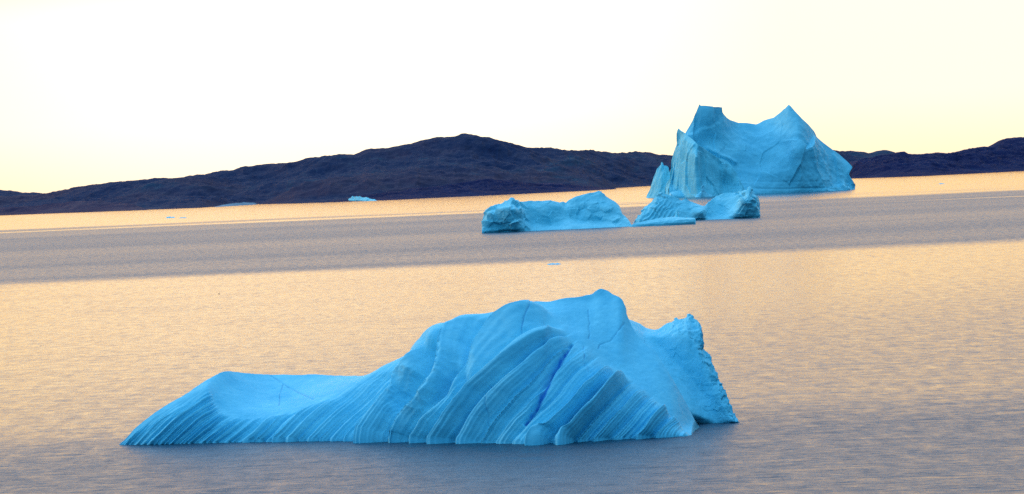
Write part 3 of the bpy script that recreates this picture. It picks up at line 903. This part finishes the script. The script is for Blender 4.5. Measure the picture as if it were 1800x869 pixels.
main_base = [(-420, 395.5), (0, 377.8), (117, 373.8), (233, 370), (350, 365.8), (400, 362), (447, 359.5), (520, 358), (583, 355.5), (700, 351), (767, 347.4), (933, 340), (1033, 334.5), (1084, 330.8), (1140, 327.3), (1300, 320), (1500, 311)]
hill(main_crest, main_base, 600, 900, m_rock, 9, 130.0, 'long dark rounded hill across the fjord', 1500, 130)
hill([(-380, 380), (-200, 366), (-60, 364), (0, 366), (30, 364), (58, 362), (95, 357), (128, 354.5), (152, 353.5), (175, 354.5), (205, 356), (233, 360), (257, 368), (262, 369)],
     [(-380, 395.5), (0, 379.2), (117, 374.6), (262, 369.6)], 150, 250, m_rock_brown, 4, 60.0, 'low brown headland along the left shore', 500, 50, 0)
hill([(60, 368), (82, 352), (113, 347), (163, 341), (210, 336), (272, 333), (330, 334), (380, 338), (420, 343), (450, 350), (470, 356.5)], [(60, 373), (233, 368.5), (350, 363.5), (470, 356.8)], 260, 300, m_rock_brown, 7, 90.0,
     'brown lower slope in front of the long hill', 500, 70, 120)
hill([(560, 355), (600, 349), (640, 344), (700, 337), (760, 329), (800, 322), (827, 317), (845, 314.5), (860, 314), (890, 316.5), (933, 320), (965, 322), (1000, 325), (1040, 328.5), (1075, 331), (1088, 332)], [(560, 356.8), (700, 351.6), (767, 348), (933, 340.6), (1033, 335.8), (1088, 332.5)], 160, 300, m_rock_dark, 5, 70.0,
     'dark low headland at the foot of the long hill', 600, 60)
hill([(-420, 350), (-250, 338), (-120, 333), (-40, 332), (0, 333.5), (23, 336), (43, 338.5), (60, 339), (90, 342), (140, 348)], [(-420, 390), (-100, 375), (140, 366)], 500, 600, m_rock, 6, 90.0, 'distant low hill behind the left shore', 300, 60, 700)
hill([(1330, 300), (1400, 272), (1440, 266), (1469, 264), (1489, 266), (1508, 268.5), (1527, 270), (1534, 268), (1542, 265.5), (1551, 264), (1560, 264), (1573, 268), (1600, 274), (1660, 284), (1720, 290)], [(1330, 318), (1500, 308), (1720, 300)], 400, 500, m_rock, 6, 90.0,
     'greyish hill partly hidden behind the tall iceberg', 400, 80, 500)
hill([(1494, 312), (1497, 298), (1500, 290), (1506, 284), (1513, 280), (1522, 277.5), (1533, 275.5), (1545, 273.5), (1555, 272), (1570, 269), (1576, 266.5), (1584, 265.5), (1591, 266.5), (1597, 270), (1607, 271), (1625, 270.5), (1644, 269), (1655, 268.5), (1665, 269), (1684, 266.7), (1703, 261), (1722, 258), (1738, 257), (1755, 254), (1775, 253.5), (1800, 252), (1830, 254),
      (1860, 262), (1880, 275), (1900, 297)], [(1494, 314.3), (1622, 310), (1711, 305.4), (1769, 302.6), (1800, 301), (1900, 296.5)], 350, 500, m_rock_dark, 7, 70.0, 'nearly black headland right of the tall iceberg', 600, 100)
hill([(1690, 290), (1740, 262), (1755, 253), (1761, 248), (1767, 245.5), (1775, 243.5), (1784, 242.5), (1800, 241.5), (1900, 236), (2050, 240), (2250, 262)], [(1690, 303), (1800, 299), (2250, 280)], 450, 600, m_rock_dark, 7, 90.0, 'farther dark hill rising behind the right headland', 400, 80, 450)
bch = relief('beach', np.linspace(376, 450, 90), [(curve([(376, 364.6), (450, 359.9)]), lambda x: 0 * x), (curve([(376, 364.2), (390, 360.5), (410, 357.5), (430, 356), (447, 356.6), (450, 359.4)]), lambda x: 25 + 0 * x)], [20], 60, m_beach, disp=hill_disp(0.5, 20), blur_rc=(1, 1), ext=2.0)
tag(bch, 'pale strip of beach on the far shore', 'beach', kind='structure')

# ------------------------------------------------------------------ sky and light
SUN_AZ = R(-78)          # left of the view direction (+Y)
SUN_EL = R(20)
world = bpy.data.worlds.new('World')
scene.world = world
world.use_nodes = True
nt = world.node_tree
nt.nodes.clear()
out = nd(nt, 'ShaderNodeOutputWorld')
bg = nd(nt, 'ShaderNodeBackground')
bg.inputs[1].default_value = 0.1
nt.links.new(bg.outputs[0], out.inputs[0])
sky = nd(nt, 'ShaderNodeTexSky', sky_type='NISHITA')
sky.sun_disc = False
sky.sun_elevation = SUN_EL
sky.sun_rotation = SUN_AZ
tc = nd(nt, 'ShaderNodeTexCoord').outputs['Generated']
sp = nd(nt, 'ShaderNodeSeparateXYZ')
nt.links.new(tc, sp.inputs[0])
z = sp.outputs[2]
zc = math_n(nt, 'MAXIMUM', z, 0.0)
front = ramp(nt, zc, [(0.0, (1.30, 0.98, 0.64)), (0.022, (1.42, 1.25, 0.85)), (0.06, (1.5, 1.36, 0.89)), (0.10, (2.45, 1.22, 0.12)), (0.225, (2.1, 1.06, 0.14)), (0.29, (1.25, 1.28, 1.30)), (0.42, (1.0, 1.38, 1.78)), (0.62, (0.86, 1.32, 1.98)), (1.0, (0.46, 0.88, 1.42))])
back = ramp(nt, zc, [(0.0, (0.02, 0.11, 0.22)), (0.25, (0.025, 0.22, 0.42)), (0.6, (0.14, 0.60, 1.0)), (1.0, (0.42, 0.88, 1.40))])
hl = math_n(nt, 'SQRT', math_n(nt, 'SUBTRACT', 1.0001, math_n(nt, 'MULTIPLY', z, z)))
az_dot = math_n(nt, 'DIVIDE', math_n(nt, 'ADD', math_n(nt, 'MULTIPLY', sp.outputs[0], math.sin(R(-12))), math_n(nt, 'MULTIPLY', sp.outputs[1], math.cos(R(-12)))), hl)
wf = mapr(nt, az_dot, -0.15, 0.75, 0, 1)
c = mixc(nt, wf, back, front)
side = mapr(nt, sp.outputs[0], -0.9, 0.9, 1.3, 0.72, False)
sidec = nd(nt, 'ShaderNodeCombineColor')
for q in range(3):
    nt.links.new(math_n(nt, 'ADD', math_n(nt, 'MULTIPLY', side, math_n(nt, 'SUBTRACT', 1.0, wf)), wf), sidec.inputs[q])
c = mixc(nt, 1.0, c, sidec.outputs[0], 'MULTIPLY')
# whitish heart of the glow behind thin cloud
gd = (math.sin(R(-3)), math.cos(R(-3)), 0.075)
gl = math.sqrt(sum(v * v for v in gd))
dp = nd(nt, 'ShaderNodeVectorMath', operation='DOT_PRODUCT')
nt.links.new(tc, dp.inputs[0])
dp.inputs[1].default_value = tuple(v / gl for v in gd)
glow = mapr(nt, dp.outputs['Value'], math.cos(R(9)), math.cos(R(1)), 0, 1)
c = mixc(nt, glow, c, (0.2, 0.2, 0.22), 'ADD')
c10 = mixc(nt, 1.0, c, (10, 10, 10), 'MULTIPLY')
c2 = mixc(nt, 0.03, c10, sky.outputs[0], 'ADD')
nt.links.new(c2, bg.inputs[0])

sun_d = bpy.data.lights.new('sun', 'SUN')
sun_d.energy = 0.4
sun_d.angle = R(14)
sun_d.color = (1.0, 0.95, 0.86)
sun = bpy.data.objects.new('sun', sun_d)
col.objects.link(sun)
sd = Vector((math.sin(SUN_AZ) * math.cos(SUN_EL), math.cos(SUN_AZ) * math.cos(SUN_EL), math.sin(SUN_EL)))
sun.rotation_euler = sd.to_track_quat('Z', 'Y').to_euler()
sun.location = sd * 300

vs = scene.view_settings
vs.view_transform = 'Standard'
vs.look = 'None'
vs.exposure = 0.0
vs.gamma = 1.0
vs.use_curve_mapping = False
scene.render.engine = 'CYCLES'
scene.cycles.use_denoising = False
scene.cycles.max_bounces = 5
scene.cycles.sample_clamp_indirect = 4.0
